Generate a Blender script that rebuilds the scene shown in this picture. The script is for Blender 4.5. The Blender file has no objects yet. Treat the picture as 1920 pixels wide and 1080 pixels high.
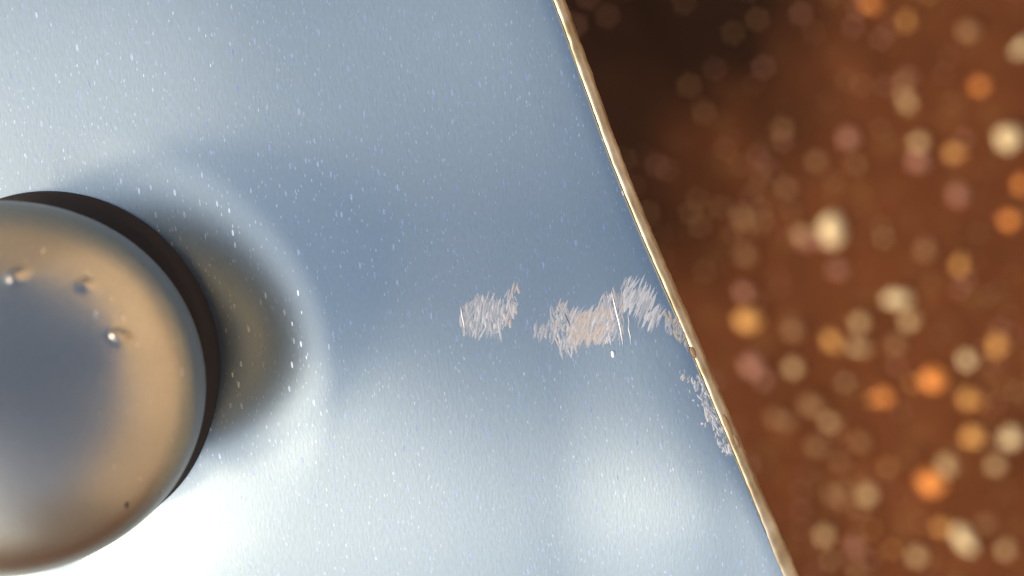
import bpy, bmesh, math, random
from mathutils import Vector, noise
random.seed(7)
R = math.radians
scn = bpy.context.scene
COL = scn.collection

# ------------------------------------------------------------------ camera
S = 0.1 / 1920.0            # metres per photo pixel on the sheet
LENS = 33.0
DPX = 1920 * LENS / 36.0    # camera height above the sheet in the same unit
ZP = 0.60                   # sheet height above the soil
cam = bpy.data.cameras.new('camera'); cam_o = bpy.data.objects.new('camera', cam); COL.objects.link(cam_o)
cam.lens = LENS; cam.sensor_width = 36; cam.clip_start = 0.002; cam.clip_end = 500
cam_o.location = (0, 0, ZP + DPX * S)
cam_o.rotation_euler = (0, 0, 0)
cam.dof.use_dof = True
cam.dof.focus_distance = DPX * S + 2 * S
cam.dof.aperture_fstop = 10.5; cam.dof.aperture_blades = 6; cam.dof.aperture_rotation = R(12)
scn.camera = cam_o

# ------------------------------------------------------------------ light
SUN_AZ, SUN_EL = 244.0, 32.5
w = bpy.data.worlds.new('World'); scn.world = w; w.use_nodes = True
nt = w.node_tree
sky = nt.nodes.new('ShaderNodeTexSky'); sky.sky_type = 'NISHITA'; sky.sun_disc = False
sky.sun_elevation = R(SUN_EL); sky.sun_rotation = R(SUN_AZ)
sky.dust_density = 4.0; sky.air_density = 1.0; sky.ozone_density = 2.6
nt.links.new(sky.outputs[0], nt.nodes['Background'].inputs[0])
nt.nodes['Background'].inputs[1].default_value = 0.15
sun = bpy.data.lights.new('sun', 'SUN'); sun.energy = 2.0; sun.angle = R(9); sun.color = (1, 0.84, 0.66)
sun_o = bpy.data.objects.new('sun', sun); COL.objects.link(sun_o)
sv = Vector((math.sin(R(SUN_AZ)) * math.cos(R(SUN_EL)), math.cos(R(SUN_AZ)) * math.cos(R(SUN_EL)), math.sin(R(SUN_EL))))
sun_o.rotation_euler = sv.to_track_quat('Z', 'Y').to_euler()
sun_o.location = sv * 5
vs = scn.view_settings
vs.view_transform = 'Standard'; vs.look = 'None'; vs.exposure = 0.74; vs.gamma = 1.0; vs.use_curve_mapping = False

# ------------------------------------------------------------------ helpers
def px(x, y, z=0.0):
    return Vector(((x - 960) * S, (540 - y) * S, z * S))
def unproj(xs, ys, z):
    k = 1 - z / DPX
    return 960 + (xs - 960) * k, 540 + (ys - 540) * k
def on(x, y, z):            # a point seen at photo position x, y whose height is z
    return px(*unproj(x, y, z), z)
def smooth(a, b, t):
    t = max(0.0, min(1.0, (t - a) / (b - a))); return t * t * (3 - 2 * t)
def empty(name, loc):
    o = bpy.data.objects.new(name, None); o.location = loc; o.empty_display_size = 0.01; COL.objects.link(o); return o
def mesh_obj(name, verts, faces, mat, parent=None, smooth_=True):
    me = bpy.data.meshes.new(name); me.from_pydata([tuple(v) for v in verts], [], faces); me.update()
    if smooth_:
        me.polygons.foreach_set('use_smooth', [True] * len(me.polygons))
    me.materials.append(mat)
    o = bpy.data.objects.new(name, me); COL.objects.link(o)
    if parent: o.parent = parent
    return o
def tag(o, label=None, cat=None, group=None, kind=None):
    if label: o['label'] = label
    if cat: o['category'] = cat
    if group: o['group'] = group
    if kind: o['kind'] = kind
def new_mat(name, base=(.5, .5, .5), rough=.5, metal=0.0):
    m = bpy.data.materials.new(name); m.use_nodes = True
    b = m.node_tree.nodes['Principled BSDF']
    b.inputs['Base Color'].default_value = (*base, 1); b.inputs['Roughness'].default_value = rough; b.inputs['Metallic'].default_value = metal
    return m, m.node_tree, b
def N(t, kind, **kw):
    n = t.nodes.new(kind)
    for k, v in kw.items(): setattr(n, k, v)
    return n
def math_n(t, op, a, b=None, c=None):
    n = t.nodes.new('ShaderNodeMath'); n.operation = op
    for i, v in enumerate((a, b, c)):
        if v is None: continue
        if isinstance(v, (int, float)): n.inputs[i].default_value = v
        else: t.links.new(v, n.inputs[i])
    return n.outputs[0]
def mix_c(t, f, a, b):
    n = t.nodes.new('ShaderNodeMix'); n.data_type = 'RGBA'
    for i, v in ((0, f), (6, a), (7, b)):
        if isinstance(v, (int, float)): n.inputs[i].default_value = v
        elif isinstance(v, tuple): n.inputs[i].default_value = (*v, 1)
        else: t.links.new(v, n.inputs[i])
    return n.outputs[2]

# metallic paint with lengthwise flakes; coordinates are metres in the panel's own space
def flake_paint(name, base, rough, flake_base, amount=0.35, strength=0.35, metal=1.0):
    m, t, b = new_mat(name, base, rough, metal)
    tc = N(t, 'ShaderNodeTexCoord')
    mp = N(t, 'ShaderNodeMapping'); mp.inputs['Rotation'].default_value = (0, 0, R(-7))
    t.links.new(tc.outputs['Object'], mp.inputs[0])
    def layer(cx, cy, thr, size):
        m2 = N(t, 'ShaderNodeMapping'); m2.inputs['Scale'].default_value = (1 / (cx * S), 1 / (cy * S), 1 / (cx * S) * 0.05)
        t.links.new(mp.outputs[0], m2.inputs[0])
        v = N(t, 'ShaderNodeTexVoronoi'); v.inputs['Scale'].default_value = 1.0
        t.links.new(m2.outputs[0], v.inputs['Vector'])
        sp = N(t, 'ShaderNodeSeparateColor'); t.links.new(v.outputs['Color'], sp.inputs[0])
        near = math_n(t, 'LESS_THAN', v.outputs['Distance'], size)
        pick = math_n(t, 'GREATER_THAN', sp.outputs[0], thr)
        return math_n(t, 'MULTIPLY', near, pick), v.outputs['Color']
    f1, c1 = layer(11, 34, 1 - amount, 0.19)
    f2, c2 = layer(5.5, 17, 1 - amount * 1.5, 0.2)
    # large soft patches where the flakes lie denser
    nz = N(t, 'ShaderNodeTexNoise'); nz.inputs['Scale'].default_value = 1 / (260 * S); nz.inputs['Detail'].default_value = 2
    t.links.new(tc.outputs['Object'], nz.inputs['Vector'])
    dens = math_n(t, 'MULTIPLY_ADD', nz.outputs[0], 1.6, -0.25)
    f2 = math_n(t, 'MULTIPLY', f2, dens)
    fl = math_n(t, 'MINIMUM', math_n(t, 'ADD', f1, f2), 1.0)
    # fine lengthwise grain
    m3 = N(t, 'ShaderNodeMapping'); m3.inputs['Scale'].default_value = (1 / (4 * S), 1 / (13 * S), 1 / (30 * S))
    t.links.new(mp.outputs[0], m3.inputs[0])
    g = N(t, 'ShaderNodeTexNoise'); g.inputs['Scale'].default_value = 1.0; g.inputs['Detail'].default_value = 3
    t.links.new(m3.outputs[0], g.inputs['Vector'])
    gv = math_n(t, 'MULTIPLY_ADD', g.outputs[0], 0.9, 0.05)
    b.inputs['Specular IOR Level'].default_value = 0.5
    dark = tuple(c * 0.90 for c in base); light = tuple(min(1, c * 1.10) for c in base)
    bc = mix_c(t, gv, dark, light)
    bc = mix_c(t, fl, bc, flake_base)
    t.links.new(bc, b.inputs['Base Color'])
    # each flake lies at its own small angle
    ge = N(t, 'ShaderNodeNewGeometry')
    sub = N(t, 'ShaderNodeVectorMath', operation='SUBTRACT'); t.links.new(c1, sub.inputs[0]); sub.inputs[1].default_value = (.5, .5, .5)
    sc = N(t, 'ShaderNodeVectorMath', operation='SCALE'); t.links.new(sub.outputs[0], sc.inputs[0])
    t.links.new(math_n(t, 'MULTIPLY', fl, strength), sc.inputs['Scale'])
    ad = N(t, 'ShaderNodeVectorMath', operation='ADD'); t.links.new(ge.outputs['Normal'], ad.inputs[0]); t.links.new(sc.outputs[0], ad.inputs[1])
    no = N(t, 'ShaderNodeVectorMath', operation='NORMALIZE'); t.links.new(ad.outputs[0], no.inputs[0])
    bp = N(t, 'ShaderNodeBump'); bp.inputs['Strength'].default_value = 0.11; bp.inputs['Distance'].default_value = 1.5 * S
    t.links.new(g.outputs[0], bp.inputs['Height']); t.links.new(no.outputs[0], bp.inputs['Normal'])
    t.links.new(bp.outputs[0], b.inputs['Normal'])
    rr = math_n(t, 'MULTIPLY_ADD', fl, -0.12, rough)
    t.links.new(rr, b.inputs['Roughness'])
    return m, t, b

# ------------------------------------------------------------------ the ground
def soil():
    m, t, b = new_mat('red_soil', (.15, .06, .03), 0.95)
    tc = N(t, 'ShaderNodeTexCoord')
    def noi(scale, det=4, rough=.6):
        n = N(t, 'ShaderNodeTexNoise'); n.inputs['Scale'].default_value = scale; n.inputs['Detail'].default_value = det; n.inputs['Roughness'].default_value = rough
        t.links.new(tc.outputs['Object'], n.inputs['Vector']); return n.outputs[0]
    a = math_n(t, 'MULTIPLY_ADD', noi(9), 2.4, -0.7)
    c = math_n(t, 'MULTIPLY_ADD', noi(160, 6, .7), 2.0, -0.5)
    x = mix_c(t, a, (.085, .022, .005), (.125, .035, .010))
    e_ = math_n(t, 'MULTIPLY_ADD', noi(38, 3, .55), 3.2, -1.5)
    x = mix_c(t, math_n(t, 'MULTIPLY', e_, 0.55), x, (.055, .016, .004))
    x = mix_c(t, math_n(t, 'MULTIPLY', c, 0.25), x, (.16, .07, .03))
    l_ = math_n(t, 'MULTIPLY_ADD', noi(60, 3, .5), 5.0, -2.9)
    x = mix_c(t, math_n(t, 'MINIMUM', math_n(t, 'MAXIMUM', l_, 0.0), 0.6), x, (.20, .095, .030))
    # shade painted into the soil colour, close to and above the sheet's edge
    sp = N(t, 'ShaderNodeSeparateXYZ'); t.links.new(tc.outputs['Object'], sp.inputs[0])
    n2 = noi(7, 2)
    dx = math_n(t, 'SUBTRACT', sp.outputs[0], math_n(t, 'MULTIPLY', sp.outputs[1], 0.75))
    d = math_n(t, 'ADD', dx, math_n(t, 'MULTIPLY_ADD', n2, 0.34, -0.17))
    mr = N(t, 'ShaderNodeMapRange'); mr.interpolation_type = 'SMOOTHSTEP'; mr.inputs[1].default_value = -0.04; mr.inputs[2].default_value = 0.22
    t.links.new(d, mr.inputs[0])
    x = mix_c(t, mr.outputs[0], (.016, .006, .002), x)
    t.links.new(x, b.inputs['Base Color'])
    bp = N(t, 'ShaderNodeBump'); bp.inputs['Strength'].default_value = 0.6; bp.inputs['Distance'].default_value = 0.004
    t.links.new(noi(300, 5, .7), bp.inputs['Height']); t.links.new(bp.outputs[0], b.inputs['Normal'])
    return m
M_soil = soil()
M_soil.node_tree.nodes['Principled BSDF'].inputs['Specular IOR Level'].default_value = 0.1
def gz(x, y):
    r = math.hypot(x, y)
    z = 0.012 * noise.noise((x * 7, y * 7, 0)) + 0.004 * noise.noise((x * 40, y * 40, 3))
    if r > 6: z += 1.2 * noise.noise((x * .03, y * .03, 7)) * min(1, (r - 6) / 30)
    return z
V, F = [], []
rings = [0.0] + [0.02 * i for i in range(1, 60)] + [1.2 * 1.16 ** i for i in range(38)]
SEG = 160
V.append((0, 0, gz(0, 0)))
for r in rings[1:]:
    for k in range(SEG):
        a = 2 * math.pi * k / SEG; X, Y = r * math.cos(a) + 0.25, r * math.sin(a)
        V.append((X, Y, gz(X, Y)))
V[0] = (0.25, 0, gz(.25, 0))
for k in range(SEG): F.append((0, 1 + k, 1 + (k + 1) % SEG))
for i in range(len(rings) - 2):
    a0 = 1 + i * SEG; b0 = a0 + SEG
    for k in range(SEG):
        k2 = (k + 1) % SEG; F.append((a0 + k, b0 + k, b0 + k2, a0 + k2))
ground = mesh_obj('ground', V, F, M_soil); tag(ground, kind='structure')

# sunlit tan wall added out of frame to put warm reflections in knob and sheet
M_reflector, tw, bw = new_mat('reflector_tan', (.62, .44, .27), 0.9)
tcw = N(tw, 'ShaderNodeTexCoord'); nw = N(tw, 'ShaderNodeTexNoise'); nw.inputs['Scale'].default_value = 2.2; nw.inputs['Detail'].default_value = 6
tw.links.new(tcw.outputs['Object'], nw.inputs['Vector'])
tw.links.new(mix_c(tw, nw.outputs[0], (.46, .38, .28), (.68, .60, .49)), bw.inputs['Base Color'])
wv, wf = [], []
wp = [(-2.4, 3.3), (0.8, 3.5), (2.2, 2.6), (2.7, 1.0), (2.4, -1.0), (1.3, -3.0), (-.4, -3.9)]
for (X, Y) in wp:
    for dX in (0, .22):
        for Z in (-.3, 2.3): wv.append((X * (1 + dX / 3), Y * (1 + dX / 3), Z))
for i in range(len(wp) - 1):
    a, b_ = i * 4, i * 4 + 4
    wf += [(a, b_, b_ + 1, a + 1), (a + 2, a + 3, b_ + 3, b_ + 2), (a + 1, b_ + 1, b_ + 3, a + 3), (a, a + 2, b_ + 2, b_)]
e4 = (len(wp) - 1) * 4
wf += [(0, 1, 3, 2), (e4, e4 + 2, e4 + 3, e4 + 1)]
reflector = mesh_obj('tan_reflector', wv, wf, M_reflector, None, False)
tag(reflector, 'tan wall added out of frame, seen only as warm reflections in the knob', 'reflector')

# ------------------------------------------------------------------ the silver panel
EY = [(-2600, -330), (-1500, 330), (-700, 790), (0, 1066), (330, 1186), (620, 1309), (850, 1405), (1080, 1502), (1700, 1765), (2600, 2150), (3400, 2490)]
def edge_x(y):
    for (a, xa), (b_, xb) in zip(EY, EY[1:]):
        if a <= y <= b_: break
    i = EY.index((a, xa))
    def sl(j):
        j0, j1 = max(0, j - 1), min(len(EY) - 1, j + 1)
        return (EY[j1][1] - EY[j0][1]) / (EY[j1][0] - EY[j0][0])
    h = b_ - a; t = (y - a) / h
    return (2*t**3-3*t*t+1)*xa + (t**3-2*t*t+t)*h*sl(i) + (-2*t**3+3*t*t)*xb + (t**3-t*t)*h*sl(i+1)
# knob position from its outline in the photograph
ZK, ZTOP = 165.0, 410.0
kr, _ = unproj(376, 0, ZK); _, kt = unproj(0, 377, ZK); _, kb = unproj(0, 1062, 120)
KRX, KRY = 335.0, (kb - kt) / 2
KCX, KCY = kr - KRX, (kb + kt) / 2
def knob_r(x, y): return math.hypot((x - KCX) / KRX, (y - KCY) / KRY)
TRIM = 30.0
def H(x, y):
    z = 0.0
    t = max(0.0, y - 560.0); z -= 5.0e-4 * min(t, 600) ** 2 / 2 + (0.3 * (t - 600) if t > 600 else 0)
    t = max(0.0, 420.0 - y); z += 1.5e-4 * min(t, 900) ** 2 / 2 + (0.135 * (t - 900) if t > 900 else 0)
    q = knob_r(x, y)
    ang = math.atan2(y - KCY, x - KCX)
    low = max(0.0, math.cos(ang - R(90))) ** 8 if q < 2 else 0.0
    up = max(0.0, -math.sin(ang + 0.3)); dn = smooth(-0.22, 0.50, ang) - low
    z -= max(0.0, 40 - 15 * low - 42 * up - 37 * max(0.0, dn)) * (1 - smooth(0.92, 1.60 - 0.36 * low - 0.1 * up, q))
    u = edge_x(y) - x
    t = max(0.0, 150 - u); z -= 1.5e-4 * t * t
    t = max(0.0, 450 - u); z += 2.7e-4 * t * t * smooth(480, 1250, y)
    t = max(0.0, 60 - u); z -= 1.6e-3 * t * t
    z += 0.13 * smooth(650, 1020, y) * (120 * math.log1p(math.exp(min(8, (x - 640) / 120))) - 300 - 0.6 * 150 * math.log1p(math.exp(min(8, (x - 1080) / 150))))
    z += 12 * smooth(430, 650, y) * smooth(1040, 1340, x)
    z += 0.07 * (1 - smooth(-100, 420, y)) * (90 * math.log1p(math.exp(min(9, (x - 560) / 90))))
    z += 2.2 * noise.noise((x * .0022, y * .0022, 1.3)) * 3
    return z
M_paint, tp, bp_ = flake_paint('silver_paint', (.492, .556, .522), 0.36, (.98, .97, .93), 0.34, 0.16)
panel = empty('metal_panel', (0, 0, ZP))
tag(panel, 'pale silver speckled metal sheet with domed knob, scratched paint and chipped slanting edge', 'metal panel')
us = [TRIM - 1 + 5 * i for i in range(40)]
while us[-1] < 2900: us.append(us[-1] + (9 if us[-1] < 1700 else 60))
ys = list(range(-1260, -60, 60)) + list(range(-60, 1150, 9)) + list(range(1160, 1660, 60))
V, F = [], []
nu = len(us)
for y in ys:
    for u in us:
        x = edge_x(y) - u
        V.append(on(x, y, H(x, y)))
for j in range(len(ys) - 1):
    for i in range(nu - 1):
        a = j * nu + i; F.append((a, a + 1, a + nu + 1, a + nu))
sheet = mesh_obj('sheet', V, F, M_paint, panel)
# underside so that the sheet is a closed plate
md = sheet.modifiers.new('thickness', 'SOLIDIFY'); md.thickness = 18 * S; md.offset = -1

# rolled edge; tan reflection painted into its colour, mottled by wear
M_edge, te, be = new_mat('worn_edge_sheen', (.78, .66, .44), 0.42, 0.55)
tc = N(te, 'ShaderNodeTexCoord')
n1 = N(te, 'ShaderNodeTexNoise'); n1.inputs['Scale'].default_value = 1 / (60 * S); n1.inputs['Detail'].default_value = 5
te.links.new(tc.outputs['Object'], n1.inputs['Vector'])
te.links.new(mix_c(te, math_n(te, 'MULTIPLY_ADD', n1.outputs[0], 2.2, -.6), (.30, .20, .09), (.62, .50, .31)), be.inputs['Base Color'])
prof = [(TRIM + 3, -3.5), (TRIM - 2, 0.5), (TRIM - 8, 1.0), (TRIM - 16, -2.5), (TRIM - 23, -9), (TRIM - 28, -18), (TRIM - 30, -30), (TRIM - 27, -42), (TRIM - 18, -50), (TRIM + 20, -52), (TRIM + 70, -50), (TRIM + 70, -40)]
V, F = [], []
yy = list(range(-1260, -60, 60)) + list(range(-60, 1150, 6)) + list(range(1160, 1660, 60))
for y in yy:
    ex = edge_x(y); base = H(ex - TRIM, y)
    wdt = 0.86 * (1.0 + 0.35 * smooth(850, 1080, y)) * (1 + 0.09 * noise.noise((y * .012, 0, 9)) + 0.07 * noise.noise((y * .07, 0, 4)))
    for (u, h) in prof:
        jit = 1.6 * noise.noise((y * .035, u * .1, 5)) + 0.7 * noise.noise((y * .2, u * .1, 2))
        p0 = on(ex, y, base); p1 = px(0, 0, 0); V.append(p0 + px(960 - u * wdt + (wdt - 1) * 10 + jit, 540, h + jit))
n = len(prof)
for j in range(len(yy) - 1):
    for i in range(n - 1):
        a = j * n + i; F.append((a, a + n, a + n + 1, a + 1))
lip = mesh_obj('rolled_edge', V, F, M_edge, panel)
lip['label'] = 'worn edge of the silver sheet with a painted pale gold reflection'

# ------------------------------------------------------------------ the knob
M_knob, tk, bk = flake_paint('satin_knob_metal', (.49, .42, .32), 0.33, (.76, .68, .55), 0.05, 0.1)
def knob_h(q):             # height fraction at radius fraction q: a dome with a rather peaked crown
    a = math.asin(min(1.0, q) ** (1 / 0.92))
    c = math.sqrt(q * q + 0.01) - 0.1
    return 0.6 * math.cos(a) ** 0.9 + 0.4 * (1 - c / (math.sqrt(1.01) - 0.1))
def prof_knob(t):          # t 0 apex .. 1 rim
    a = t * math.pi / 2
    r_ = math.sin(a) ** 0.92
    return r_, ZK + (ZTOP - ZK) * knob_h(r_)
def dome_z(x, y):
    q = knob_r(x, y)
    if q >= 1: return None
    return ZK + (ZTOP - ZK) * knob_h(q)
def on_dome(xs, ys):
    z = 300
    for _ in range(20):
        x, y = unproj(xs, ys, z); zz = dome_z(x, y)
        if zz is None: break
        z = zz
    return x, y
nibs = []
for xs, ys, a, sg in [(222, 624, 9, 5.5), (236, 632, 10.5, 6.5), (163, 533, 8, 6), (34, 517, 11, 7.5), (228, 640, 7, 40), (30, 520, 5, 36)]:
    x, y = on_dome(xs, ys); nibs.append((x, y, a, sg))
V, F = [], []
NT, NA = 150, 400
V.append(px(KCX, KCY, ZTOP))
def knob_v(t, k):
    r, z = prof_knob(t); a = 2 * math.pi * k / NA
    x = KCX + KRX * r * math.cos(a); y = KCY + KRY * r * math.sin(a)
    for (nx, ny, am, sg) in nibs:
        d2 = (x - nx) ** 2 + (y - ny) ** 2
        if d2 < 16 * sg * sg: z += am * math.exp(-d2 / (2 * sg * sg))
    return px(x, y, z)
for i in range(1, NT + 1):
    for k in range(NA): V.append(knob_v(i / NT, k))
tail = [(1.002, ZK - 14), (0.998, ZK - 30), (0.985, ZK - 42), (0.95, ZK - 50), (0.89, ZK - 54), (0.86, ZK - 66), (0.84, 60), (0.84, 30)]
for r, z in tail:
    for k in range(NA):
        a = 2 * math.pi * k / NA; V.append(px(KCX + KRX * r * math.cos(a), KCY + KRY * r * math.sin(a), z))
for k in range(NA): F.append((0, 1 + (k + 1) % NA, 1 + k))
for i in range(NT + len(tail) - 1):
    a0 = 1 + i * NA; b0 = a0 + NA
    for k in range(NA):
        k2 = (k + 1) % NA; F.append((a0 + k, a0 + k2, b0 + k2, b0 + k))
knob = mesh_obj('knob', V, F, M_knob, panel)
knob['label'] = 'domed satin knob with warm grey reflections'
# dark rubber ring under it
M_rub, _, _ = new_mat('dark_rubber', (.024, .013, .006), 0.8)
V, F = [], []
pr = [(0.80, ZK - 48, 0), (0.80, 34, 0), (0.86, 26, 1), (0.95, 22, 1), (0.985, 14, 1), (1.0, 0, 1), (1.0, -90, 1)]
GX, GY, GRX, GRY = KCX - 6, 692.0, 408 - KCX, 334.0
for r, z, fl in pr:
    for k in range(NA):
        a = 2 * math.pi * k / NA
        if fl: V.append(px(GX + GRX * r * math.cos(a), GY + GRY * r * math.sin(a), z)); continue
        V.append(px(KCX + KRX * r * math.cos(a), KCY + KRY * r * math.sin(a), z))
for i in range(len(pr) - 1):
    for k in range(NA):
        k2 = (k + 1) % NA; F.append((i * NA + k, i * NA + k2, (i + 1) * NA + k2, (i + 1) * NA + k))
ringo = mesh_obj('rubber_ring', V, F, M_rub, knob)
# one dark speck of dirt near the lower right of the knob
def blob(name, x, y, z, rx, ry, rz, mat, parent, rot=0.0, seed=1, sub=2):
    bm = bmesh.new(); bmesh.ops.create_icosphere(bm, subdivisions=sub, radius=1)
    x, y = (x, y) if parent is knob else unproj(x, y, z)
    for v in bm.verts:
        k = 1 + 0.22 * noise.noise((v.co.x * 1.3 + seed, v.co.y * 1.3, v.co.z * 1.3))
        X, Y = v.co.x * rx * k, v.co.y * ry * k
        c, s_ = math.cos(rot), math.sin(rot)
        v.co = (px(x, y, z) + Vector(((X * c - Y * s_) * S, (X * s_ + Y * c) * S, v.co.z * rz * S * k)))
    me = bpy.data.meshes.new(name); bm.to_mesh(me); bm.free()
    me.polygons.foreach_set('use_smooth', [True] * len(me.polygons)); me.materials.append(mat)
    o = bpy.data.objects.new(name, me); COL.objects.link(o); o.parent = parent; return o
M_dirt, _, _ = new_mat('brown_dirt', (.05, .03, .018), 0.9)
x, y = on_dome(236, 945)
sp = blob('dirt_speck', x, y, (dome_z(x, y) or ZK) - 1, 4, 7, 3, M_dirt, knob, 0.2); sp['label'] = 'tiny dark dirt speck on the knob'

# ------------------------------------------------------------------ scratches: raised burrs of bare metal and paint
def metal(name, c, r=.45, m=.6):
    return new_mat(name, c, r, m)[0]
M_s_grey = metal('scratch_grey', (.37, .385, .39), .55, .6)
M_s_white = metal('scratch_white', (.50, .50, .48), .5, .5)
M_s_pink = metal('scratch_pink', (.42, .375, .33), .55, .4)
M_s_tan = metal('scratch_tan', (.34, .30, .23), .6, .3)
def strokes(name, poly, count, ang, spread, ln, wd, mats, parent=panel, hgt=0.17, jitter=None):
    """short burrs inside a polygon; ang is degrees from the photo's vertical, leaning right"""
    xs = [p[0] for p in poly]; ysx = [p[1] for p in poly]
    def inside(x, y):
        c = False; j = len(poly) - 1
        for i in range(len(poly)):
            xi, yi = poly[i]; xj, yj = poly[j]
            if (yi > y) != (yj > y) and x < (xj - xi) * (y - yi) / (yj - yi) + xi: c = not c
            j = i
        return c
    V, F, MI = [], [], []
    made = 0
    while made < count:
        x, y = random.uniform(min(xs), max(xs)), random.uniform(min(ysx), max(ysx))
        if not inside(x, y): continue
        made += 1
        a = R(random.choice(ang) + random.gauss(0, spread)); L = random.uniform(*ln) * random.choice((.5, .8, 1, 1.2)) / 2; W = random.uniform(*wd) * random.choice((.5, .8, 1.3, 1.9)) / 2
        dx, dy = math.sin(a), -math.cos(a); nx, ny = -dy, dx
        bend = random.uniform(-.04, .04) * L
        base = len(V); seg = 5
        for k in range(seg + 1):
            f = k / seg * 2 - 1; w_ = W * (1 - abs(f) ** 2.5) + 0.15
            cx, cy = x + dx * L * f + nx * bend * f * f, y + dy * L * f + ny * bend * f * f
            for s_, h in ((-1, 0.15), (0, hgt * (w_ / 1.2)), (1, 0.15)):
                X, Y = cx + nx * w_ * s_, cy + ny * w_ * s_
                V.append(on(X, Y, H(X, Y) + h))
        mi = random.randrange(len(mats))
        for k in range(seg):
            for q in (0, 1):
                a0 = base + k * 3 + q; F.append((a0, a0 + 1, a0 + 4, a0 + 3)); MI.append(mi)
    o = mesh_obj(name, V, F, mats[0], parent, False)
    for m_ in mats[1:]: o.data.materials.append(m_)
    o.data.polygons.foreach_set('material_index', MI)
    return o
G, Wt, P, T = M_s_grey, M_s_white, M_s_pink, M_s_tan
def part(o, label): o['label'] = label; return o
pt = part(strokes('scratch', [(868, 575), (900, 562), (950, 568), (948, 600), (942, 622), (872, 624), (864, 600)], 190, (18, 14, -12), 9, (18, 42), (2.0, 4.2), [G, G, G, Wt]), 'grey square scuff nearest the knob')
part(strokes('scratch', [(948, 542), (972, 538), (970, 575), (958, 612), (950, 590)], 34, (10, 16, -8), 6, (14, 34), (1.8, 3.4), [P, Wt, G]), 'thin pinkish scuff beside the grey square one')
part(strokes('scratch', [(1000, 612), (1040, 604), (1044, 636), (1003, 636)], 34, (5, 15), 10, (12, 26), (2, 3.5), [G]), 'faint grey scuff left of the bright crossed scratches')
part(strokes('scratch', [(1030, 578), (1050, 572), (1082, 600), (1080, 640), (1072, 660), (1046, 662), (1040, 620)], 80, (-22, 18, -10, 25), 8, (20, 46), (2, 3.8), [Wt, G, G, P]), 'bright crossed scratches')
part(strokes('scratch', [(1070, 588), (1138, 584), (1148, 628), (1128, 640), (1066, 644)], 230, (24, 28), 6, (16, 40), (2, 4.2), [P, P, P, G, Wt]), 'beige scuffed patch')
part(strokes('scratch', [(1120, 570), (1150, 552), (1168, 552), (1168, 634), (1136, 638)], 110, (12, -10, 22), 7, (18, 42), (1.6, 3.4), [G, G, P, Wt]), 'grey scuff right of the beige patch')
part(strokes('scratch', [(1168, 530), (1198, 528), (1212, 545), (1222, 556), (1242, 590), (1236, 606), (1212, 606), (1192, 590), (1172, 574)], 120, (22, 26), 5, (22, 44), (2, 4.2), [Wt, Wt, G]), 'white slanting scratches nearest the edge')
part(strokes('scratch', [(1236, 585), (1262, 590), (1300, 640), (1290, 656), (1250, 622)], 50, (14, -8), 10, (10, 24), (2, 4), [T, G, P]), 'tan scuff running into the edge')
def line(name, pts, W, mat, label, h=1.3):
    V, F = [], []
    for i, (x, y) in enumerate(pts):
        j0, j1 = max(0, i - 1), min(len(pts) - 1, i + 1)
        d = Vector((pts[j1][0] - pts[j0][0], pts[j1][1] - pts[j0][1])).normalized(); f = i / (len(pts) - 1) * 2 - 1
        w_ = W * (1 - abs(f) ** 3) + .2
        for s_, hh in ((-1, .1), (0, h), (1, .1)):
            X, Y = x - d.y * w_ * s_, y + d.x * w_ * s_; V.append(on(X, Y, H(X, Y) + hh))
    for i in range(len(pts) - 1):
        for q in (0, 1):
            a0 = i * 3 + q; F.append((a0, a0 + 1, a0 + 4, a0 + 3))
    o = mesh_obj(name, V, F, mat, panel, False); o['label'] = label
line('long_scratch', [(1147, 545), (1151, 565), (1156, 585), (1161, 605), (1165, 625), (1168, 648)], 1.6, Wt, 'long thin scratch crossing the grey scuff')
line('long_scratch', [(1177, 590), (1180, 603), (1179, 617), (1182, 630), (1183, 648)], 1.4, G, 'short curved scratch right of the long one')
line('long_scratch', [(864, 574), (866, 590), (869, 604), (872, 622)], 1.5, Wt, 'bright scratch on the left side of the square scuff')
nib = blob('paint_nib', 1149, 664, H(1149, 664) + 1, 3.2, 6.5, 3, new_mat('pale_nib', (.9, .86, .9), .5)[0], panel, 0.1); nib['label'] = 'tiny bright raised dot below the scuffs'
# chipped paint along the lower edge
ch = []
def along(y0, y1, u0, u1):
    return [(edge_x(y0) - u0, y0), (edge_x((y0 + y1) / 2) - u0, (y0 + y1) / 2), (edge_x(y1) - u0, y1), (edge_x(y1) - u1, y1), (edge_x((y0 + y1) / 2) - u1, (y0 + y1) / 2), (edge_x(y0) - u1, y0)]
part(strokes('chipped_paint', along(705, 850, 31, 50), 150, (-20, -28, 15), 14, (6, 18), (1.6, 3.4), [Wt, G, G], hgt=0.3), 'white chipped paint along the lower edge')
part(strokes('chipped_paint', along(690, 800, 44, 66), 22, (-20, 15), 18, (6, 16), (1.8, 3.6), [G, Wt, P], hgt=0.3), 'flecks beside the white chips')
line('dark_nick', [(1058, 586), (1062, 594), (1065, 602), (1069, 612)], 2.2, metal('nick_grey', (.10, .11, .12), .6, .5), 'small dark nick among the crossed scratches', 0.8)
M_rust, _, _ = new_mat('bare_brown_edge', (.22, .12, .055), 0.8)
for (cy, u, rx, ry, lb) in [(660, 26, 5, 12, 'small brown chip at the tan scuff'), (800, 18, 5, 24, 'long brown chip in the edge'), (828, 14, 4, 14, 'short brown chip below the long one')]:
    x = edge_x(cy) - u
    c_ = blob('edge_chip', x, cy, H(edge_x(cy) - TRIM, cy) - max(0, (30 - u) - 12) * .55, rx, ry, 2.4, M_rust, panel, R(22), seed=cy)
    c_['label'] = lb

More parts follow.
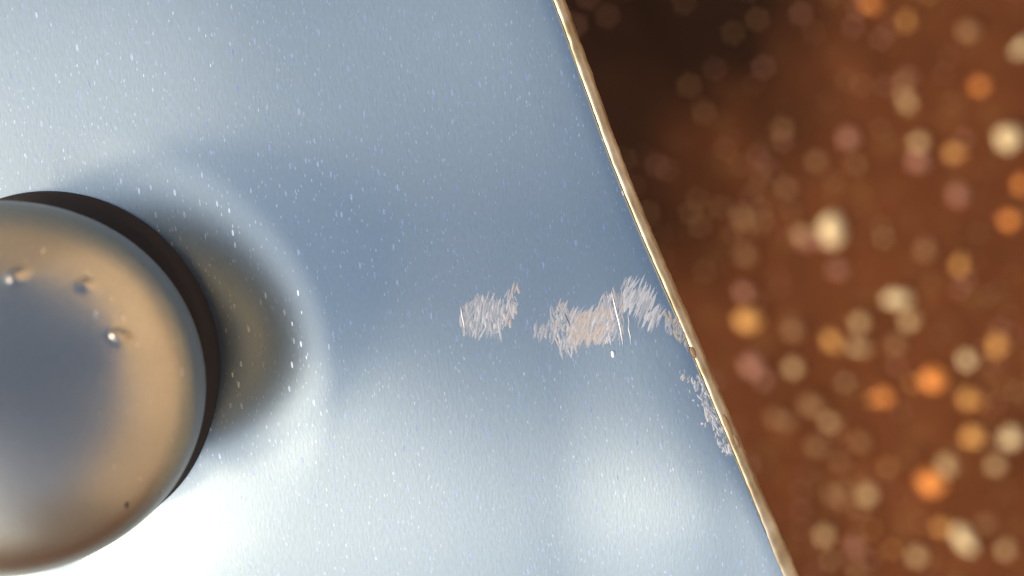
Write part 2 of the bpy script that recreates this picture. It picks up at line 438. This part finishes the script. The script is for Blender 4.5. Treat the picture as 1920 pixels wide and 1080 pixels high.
# ------------------------------------------------------------------ stones on the soil
KG = (DPX * S + ZP) / DPX          # metres on the ground per photo pixel
def gp(x, y): return ((x - 960) * KG, (540 - y) * KG)
cols = {'cream': (.62, .47, .24), 'amber': (.62, .30, .07), 'tan': (.52, .34, .15), 'orange': (.70, .24, .04), 'rosy': (.34, .15, .09), 'brown': (.28, .14, .05)}
stone_mats = {}
for k, c in cols.items():
    m, t, b = new_mat(k + '_stone', c, 0.7)
    tc = N(t, 'ShaderNodeTexCoord'); n_ = N(t, 'ShaderNodeTexNoise'); n_.inputs['Scale'].default_value = 120; n_.inputs['Detail'].default_value = 4
    t.links.new(tc.outputs['Object'], n_.inputs['Vector'])
    t.links.new(mix_c(t, n_.outputs[0], tuple(v * .75 for v in c), tuple(min(1, v * 1.25) for v in c)), b.inputs['Base Color'])
    stone_mats[k] = m
def stone(X, Y, rx, ry, rot, mat, seed, sub=2):
    bm = bmesh.new(); bmesh.ops.create_icosphere(bm, subdivisions=sub, radius=1)
    for v in bm.verts:
        k = 1 + 0.35 * noise.noise((v.co.x * 1.1 + seed, v.co.y * 1.1, v.co.z * 1.1 + seed * .3))
        v.co = Vector((v.co.x * rx * k, v.co.y * ry * k, v.co.z * min(rx, ry) * .7 * k))
    me = bpy.data.meshes.new('stone'); bm.to_mesh(me); bm.free()
    me.polygons.foreach_set('use_smooth', [True] * len(me.polygons)); me.materials.append(mat)
    o = bpy.data.objects.new('stone', me); COL.objects.link(o)
    o.location = (X, Y, gz(X, Y) + min(rx, ry) * .4); o.rotation_euler = (0, 0, rot); return o
# x, y, half width, half height (photo px), turn, colour, label
ST = [
 (1562, 432, 34, 46, -10, 'cream', 'large cream stone, the biggest pale one left of the middle of the soil'),
 (1508, 438, 20, 14, 10, 'tan', 'tan stone touching the left side of the biggest cream stone'),
 (1880, 262, 34, 32, 0, 'cream', 'round cream stone near the right border in the upper half'),
 (1912, 92, 34, 16, -35, 'cream', 'slanting cream stone cut by the right border near the top'),
 (1635, 5, 24, 14, 20, 'orange', 'bright orange stone cut by the top border'),
 (1700, 192, 16, 20, 0, 'tan', 'small tan stone high above the amber pair'),
 (1696, 150, 14, 20, 10, 'brown', 'brown stone just above the small high tan one'),
 (1832, 164, 20, 18, 0, 'orange', 'rust orange stone above the round cream stone'),
 (1592, 258, 20, 22, 0, 'rosy', 'dull rosy grey stone left of the upper group'),
 (1720, 268, 20, 18, 0, 'tan', 'tan stone left of the amber upper oblong'),
 (1784, 288, 24, 16, 0, 'amber', 'oblong amber stone left of the round cream one'),
 (1718, 302, 26, 22, 0, 'rosy', 'rosy stone below the tan upper one'),
 (1790, 366, 24, 22, 0, 'rosy', 'rosy stone below the oblong amber one'),
 (1912, 346, 14, 20, 0, 'orange', 'orange stone cut by the right border below the round cream stone'),
 (1893, 412, 20, 20, 0, 'orange', 'round orange stone near the right border at mid height'),
 (1796, 496, 14, 22, 10, 'amber', 'narrow upright amber stone in the middle right'),
 (1575, 505, 24, 16, 0, 'rosy', 'rosy stone under the biggest cream stone'),
 (1732, 470, 22, 18, 30, 'brown', 'brown stone left of the narrow upright amber one'),
 (1404, 600, 38, 26, 0, 'amber', 'wide amber stone nearest the panel edge'),
 (1492, 620, 20, 20, 0, 'brown', 'brown stone right of the wide amber one'),
 (1565, 640, 18, 28, -35, 'amber', 'slanting amber stone forming the left side of the curved cluster'),
 (1612, 652, 34, 14, 10, 'tan', 'flat tan stone at the bottom of the curved cluster'),
 (1616, 606, 18, 20, 0, 'tan', 'upright tan stone inside the curved cluster'),
 (1686, 560, 36, 22, -10, 'cream', 'wide cream tan stone on top of the curved cluster'),
 (1704, 600, 22, 20, 0, 'tan', 'tan stone on the right side of the curved cluster'),
 (1680, 645, 18, 18, 0, 'brown', 'brown stone lower right of the curved cluster'),
 (1866, 646, 18, 28, 0, 'amber', 'upright amber stone near the right border below the middle'),
 (1810, 674, 18, 20, 0, 'cream', 'small cream stone up and right of the brightest orange stone'),
 (1746, 710, 30, 30, 0, 'orange', 'brightest round orange stone of the lower half'),
 (1493, 690, 20, 20, 0, 'tan', 'small round tan stone below the wide amber one'),
 (1412, 684, 26, 26, 30, 'rosy', 'dull rosy stone beside the panel edge'),
 (1438, 712, 22, 14, -35, 'rosy', 'dull slanting stone under the rosy one by the edge'),
 (1658, 744, 22, 20, 0, 'orange', 'small rust orange stone left of the brightest orange one'),
 (1811, 746, 24, 22, 0, 'amber', 'amber brown stone between the bright orange and the lower amber ones'),
 (1524, 760, 30, 22, 0, 'brown', 'dim brown orange stone alone in the lower left soil'),
 (1456, 784, 18, 18, 0, 'brown', 'dim brown stone closest to the chipped edge'),
 (1816, 814, 26, 24, 0, 'amber', 'round amber stone left of the lowest round cream stone'),
 (1884, 818, 26, 26, 0, 'cream', 'round cream stone near the right border in the lower half'),
 (1535, 838, 20, 20, 0, 'brown', 'dim round stone below the dim brown orange one'),
 (1740, 900, 36, 36, 0, 'orange', 'large orange tan stone with a pale neighbour in the lower right'),
 (1768, 872, 22, 26, -20, 'tan', 'pale tan stone on the large orange stone'),
 (1857, 868, 20, 18, 0, 'tan', 'dull tan stone under the lower round cream stone'),
 (1628, 928, 20, 22, 0, 'tan', 'round tan stone alone near the bottom'),
 (1564, 928, 20, 14, 25, 'brown', 'slanting brown stone left of the round tan one'),
 (1548, 1004, 18, 20, 0, 'tan', 'small tan brown stone near the bottom by the edge'),
 (1606, 1026, 22, 20, 0, 'rosy', 'rosy tan stone right of the lowest small tan one'),
 (1720, 1042, 20, 20, 0, 'tan', 'dull tan stone at the bottom border'),
 (1764, 986, 20, 16, 0, 'amber', 'amber stone at the head of the long pale streak'),
 (1806, 1010, 22, 44, -35, 'cream', 'long cream tan stone slanting to the lower right'),
 (1884, 1030, 16, 20, 0, 'tan', 'small tan stone in the bottom right corner'),
 (1846, 980, 22, 14, 0, 'brown', 'brown stone above the long pale one'),
 (1812, 60, 24, 20, 0, 'brown', 'dim brown stone near the top right'),
 (1480, 350, 16, 16, 0, 'brown', 'dim stone above and left of the biggest cream stone'),
 (1395, 405, 18, 22, 0, 'brown', 'dim brown stone in the dark soil at mid height'),
]
for i, (x, y, a, b_, rot, c, lb) in enumerate(ST):
    X, Y = gp(x, y); k = 0.62
    o = stone(X, Y, a * KG * k, b_ * KG * k, R(-rot), stone_mats[c], i * 3.7, 3)
    tag(o, lb, 'stone', 'stones scattered on the red soil')
# fine gravel nobody could count
V, F, MI = [], [], []
gm = [stone_mats[k] for k in ('tan', 'brown', 'rosy', 'amber', 'brown')]
for i in range(3600):
    X = random.uniform(-0.35, 0.75); Y = random.uniform(-0.5, 0.5)
    if noise.noise((X * 9, Y * 9, 2)) < random.uniform(-.5, .35): continue
    r = random.uniform(.0008, .0030)
    if X > .17 and noise.noise((X * 14, Y * 14, 8)) > .12 and random.random() < .45: r *= 1.9
    bm = bmesh.new(); bmesh.ops.create_icosphere(bm, subdivisions=1, radius=r)
    b0 = len(V); zz = gz(X, Y)
    for v in bm.verts:
        k = random.uniform(.75, 1.2); V.append((X + v.co.x * k, Y + v.co.y * k, zz + v.co.z * k * .7 + r * .3))
    mi = random.choice((0, 1, 1, 2, 2, 3, 4) if X > .22 else (1, 1, 2))
    for f in bm.faces: F.append([b0 + v.index for v in f.verts]); MI.append(mi)
    bm.free()
gr = mesh_obj('gravel', V, F, gm[0])
for m_ in gm[1:]: gr.data.materials.append(m_)
gr.data.polygons.foreach_set('material_index', MI)
tag(gr, 'fine brown gravel strewn over the red soil', 'gravel', kind='stuff')
scn.cycles.use_denoising = True
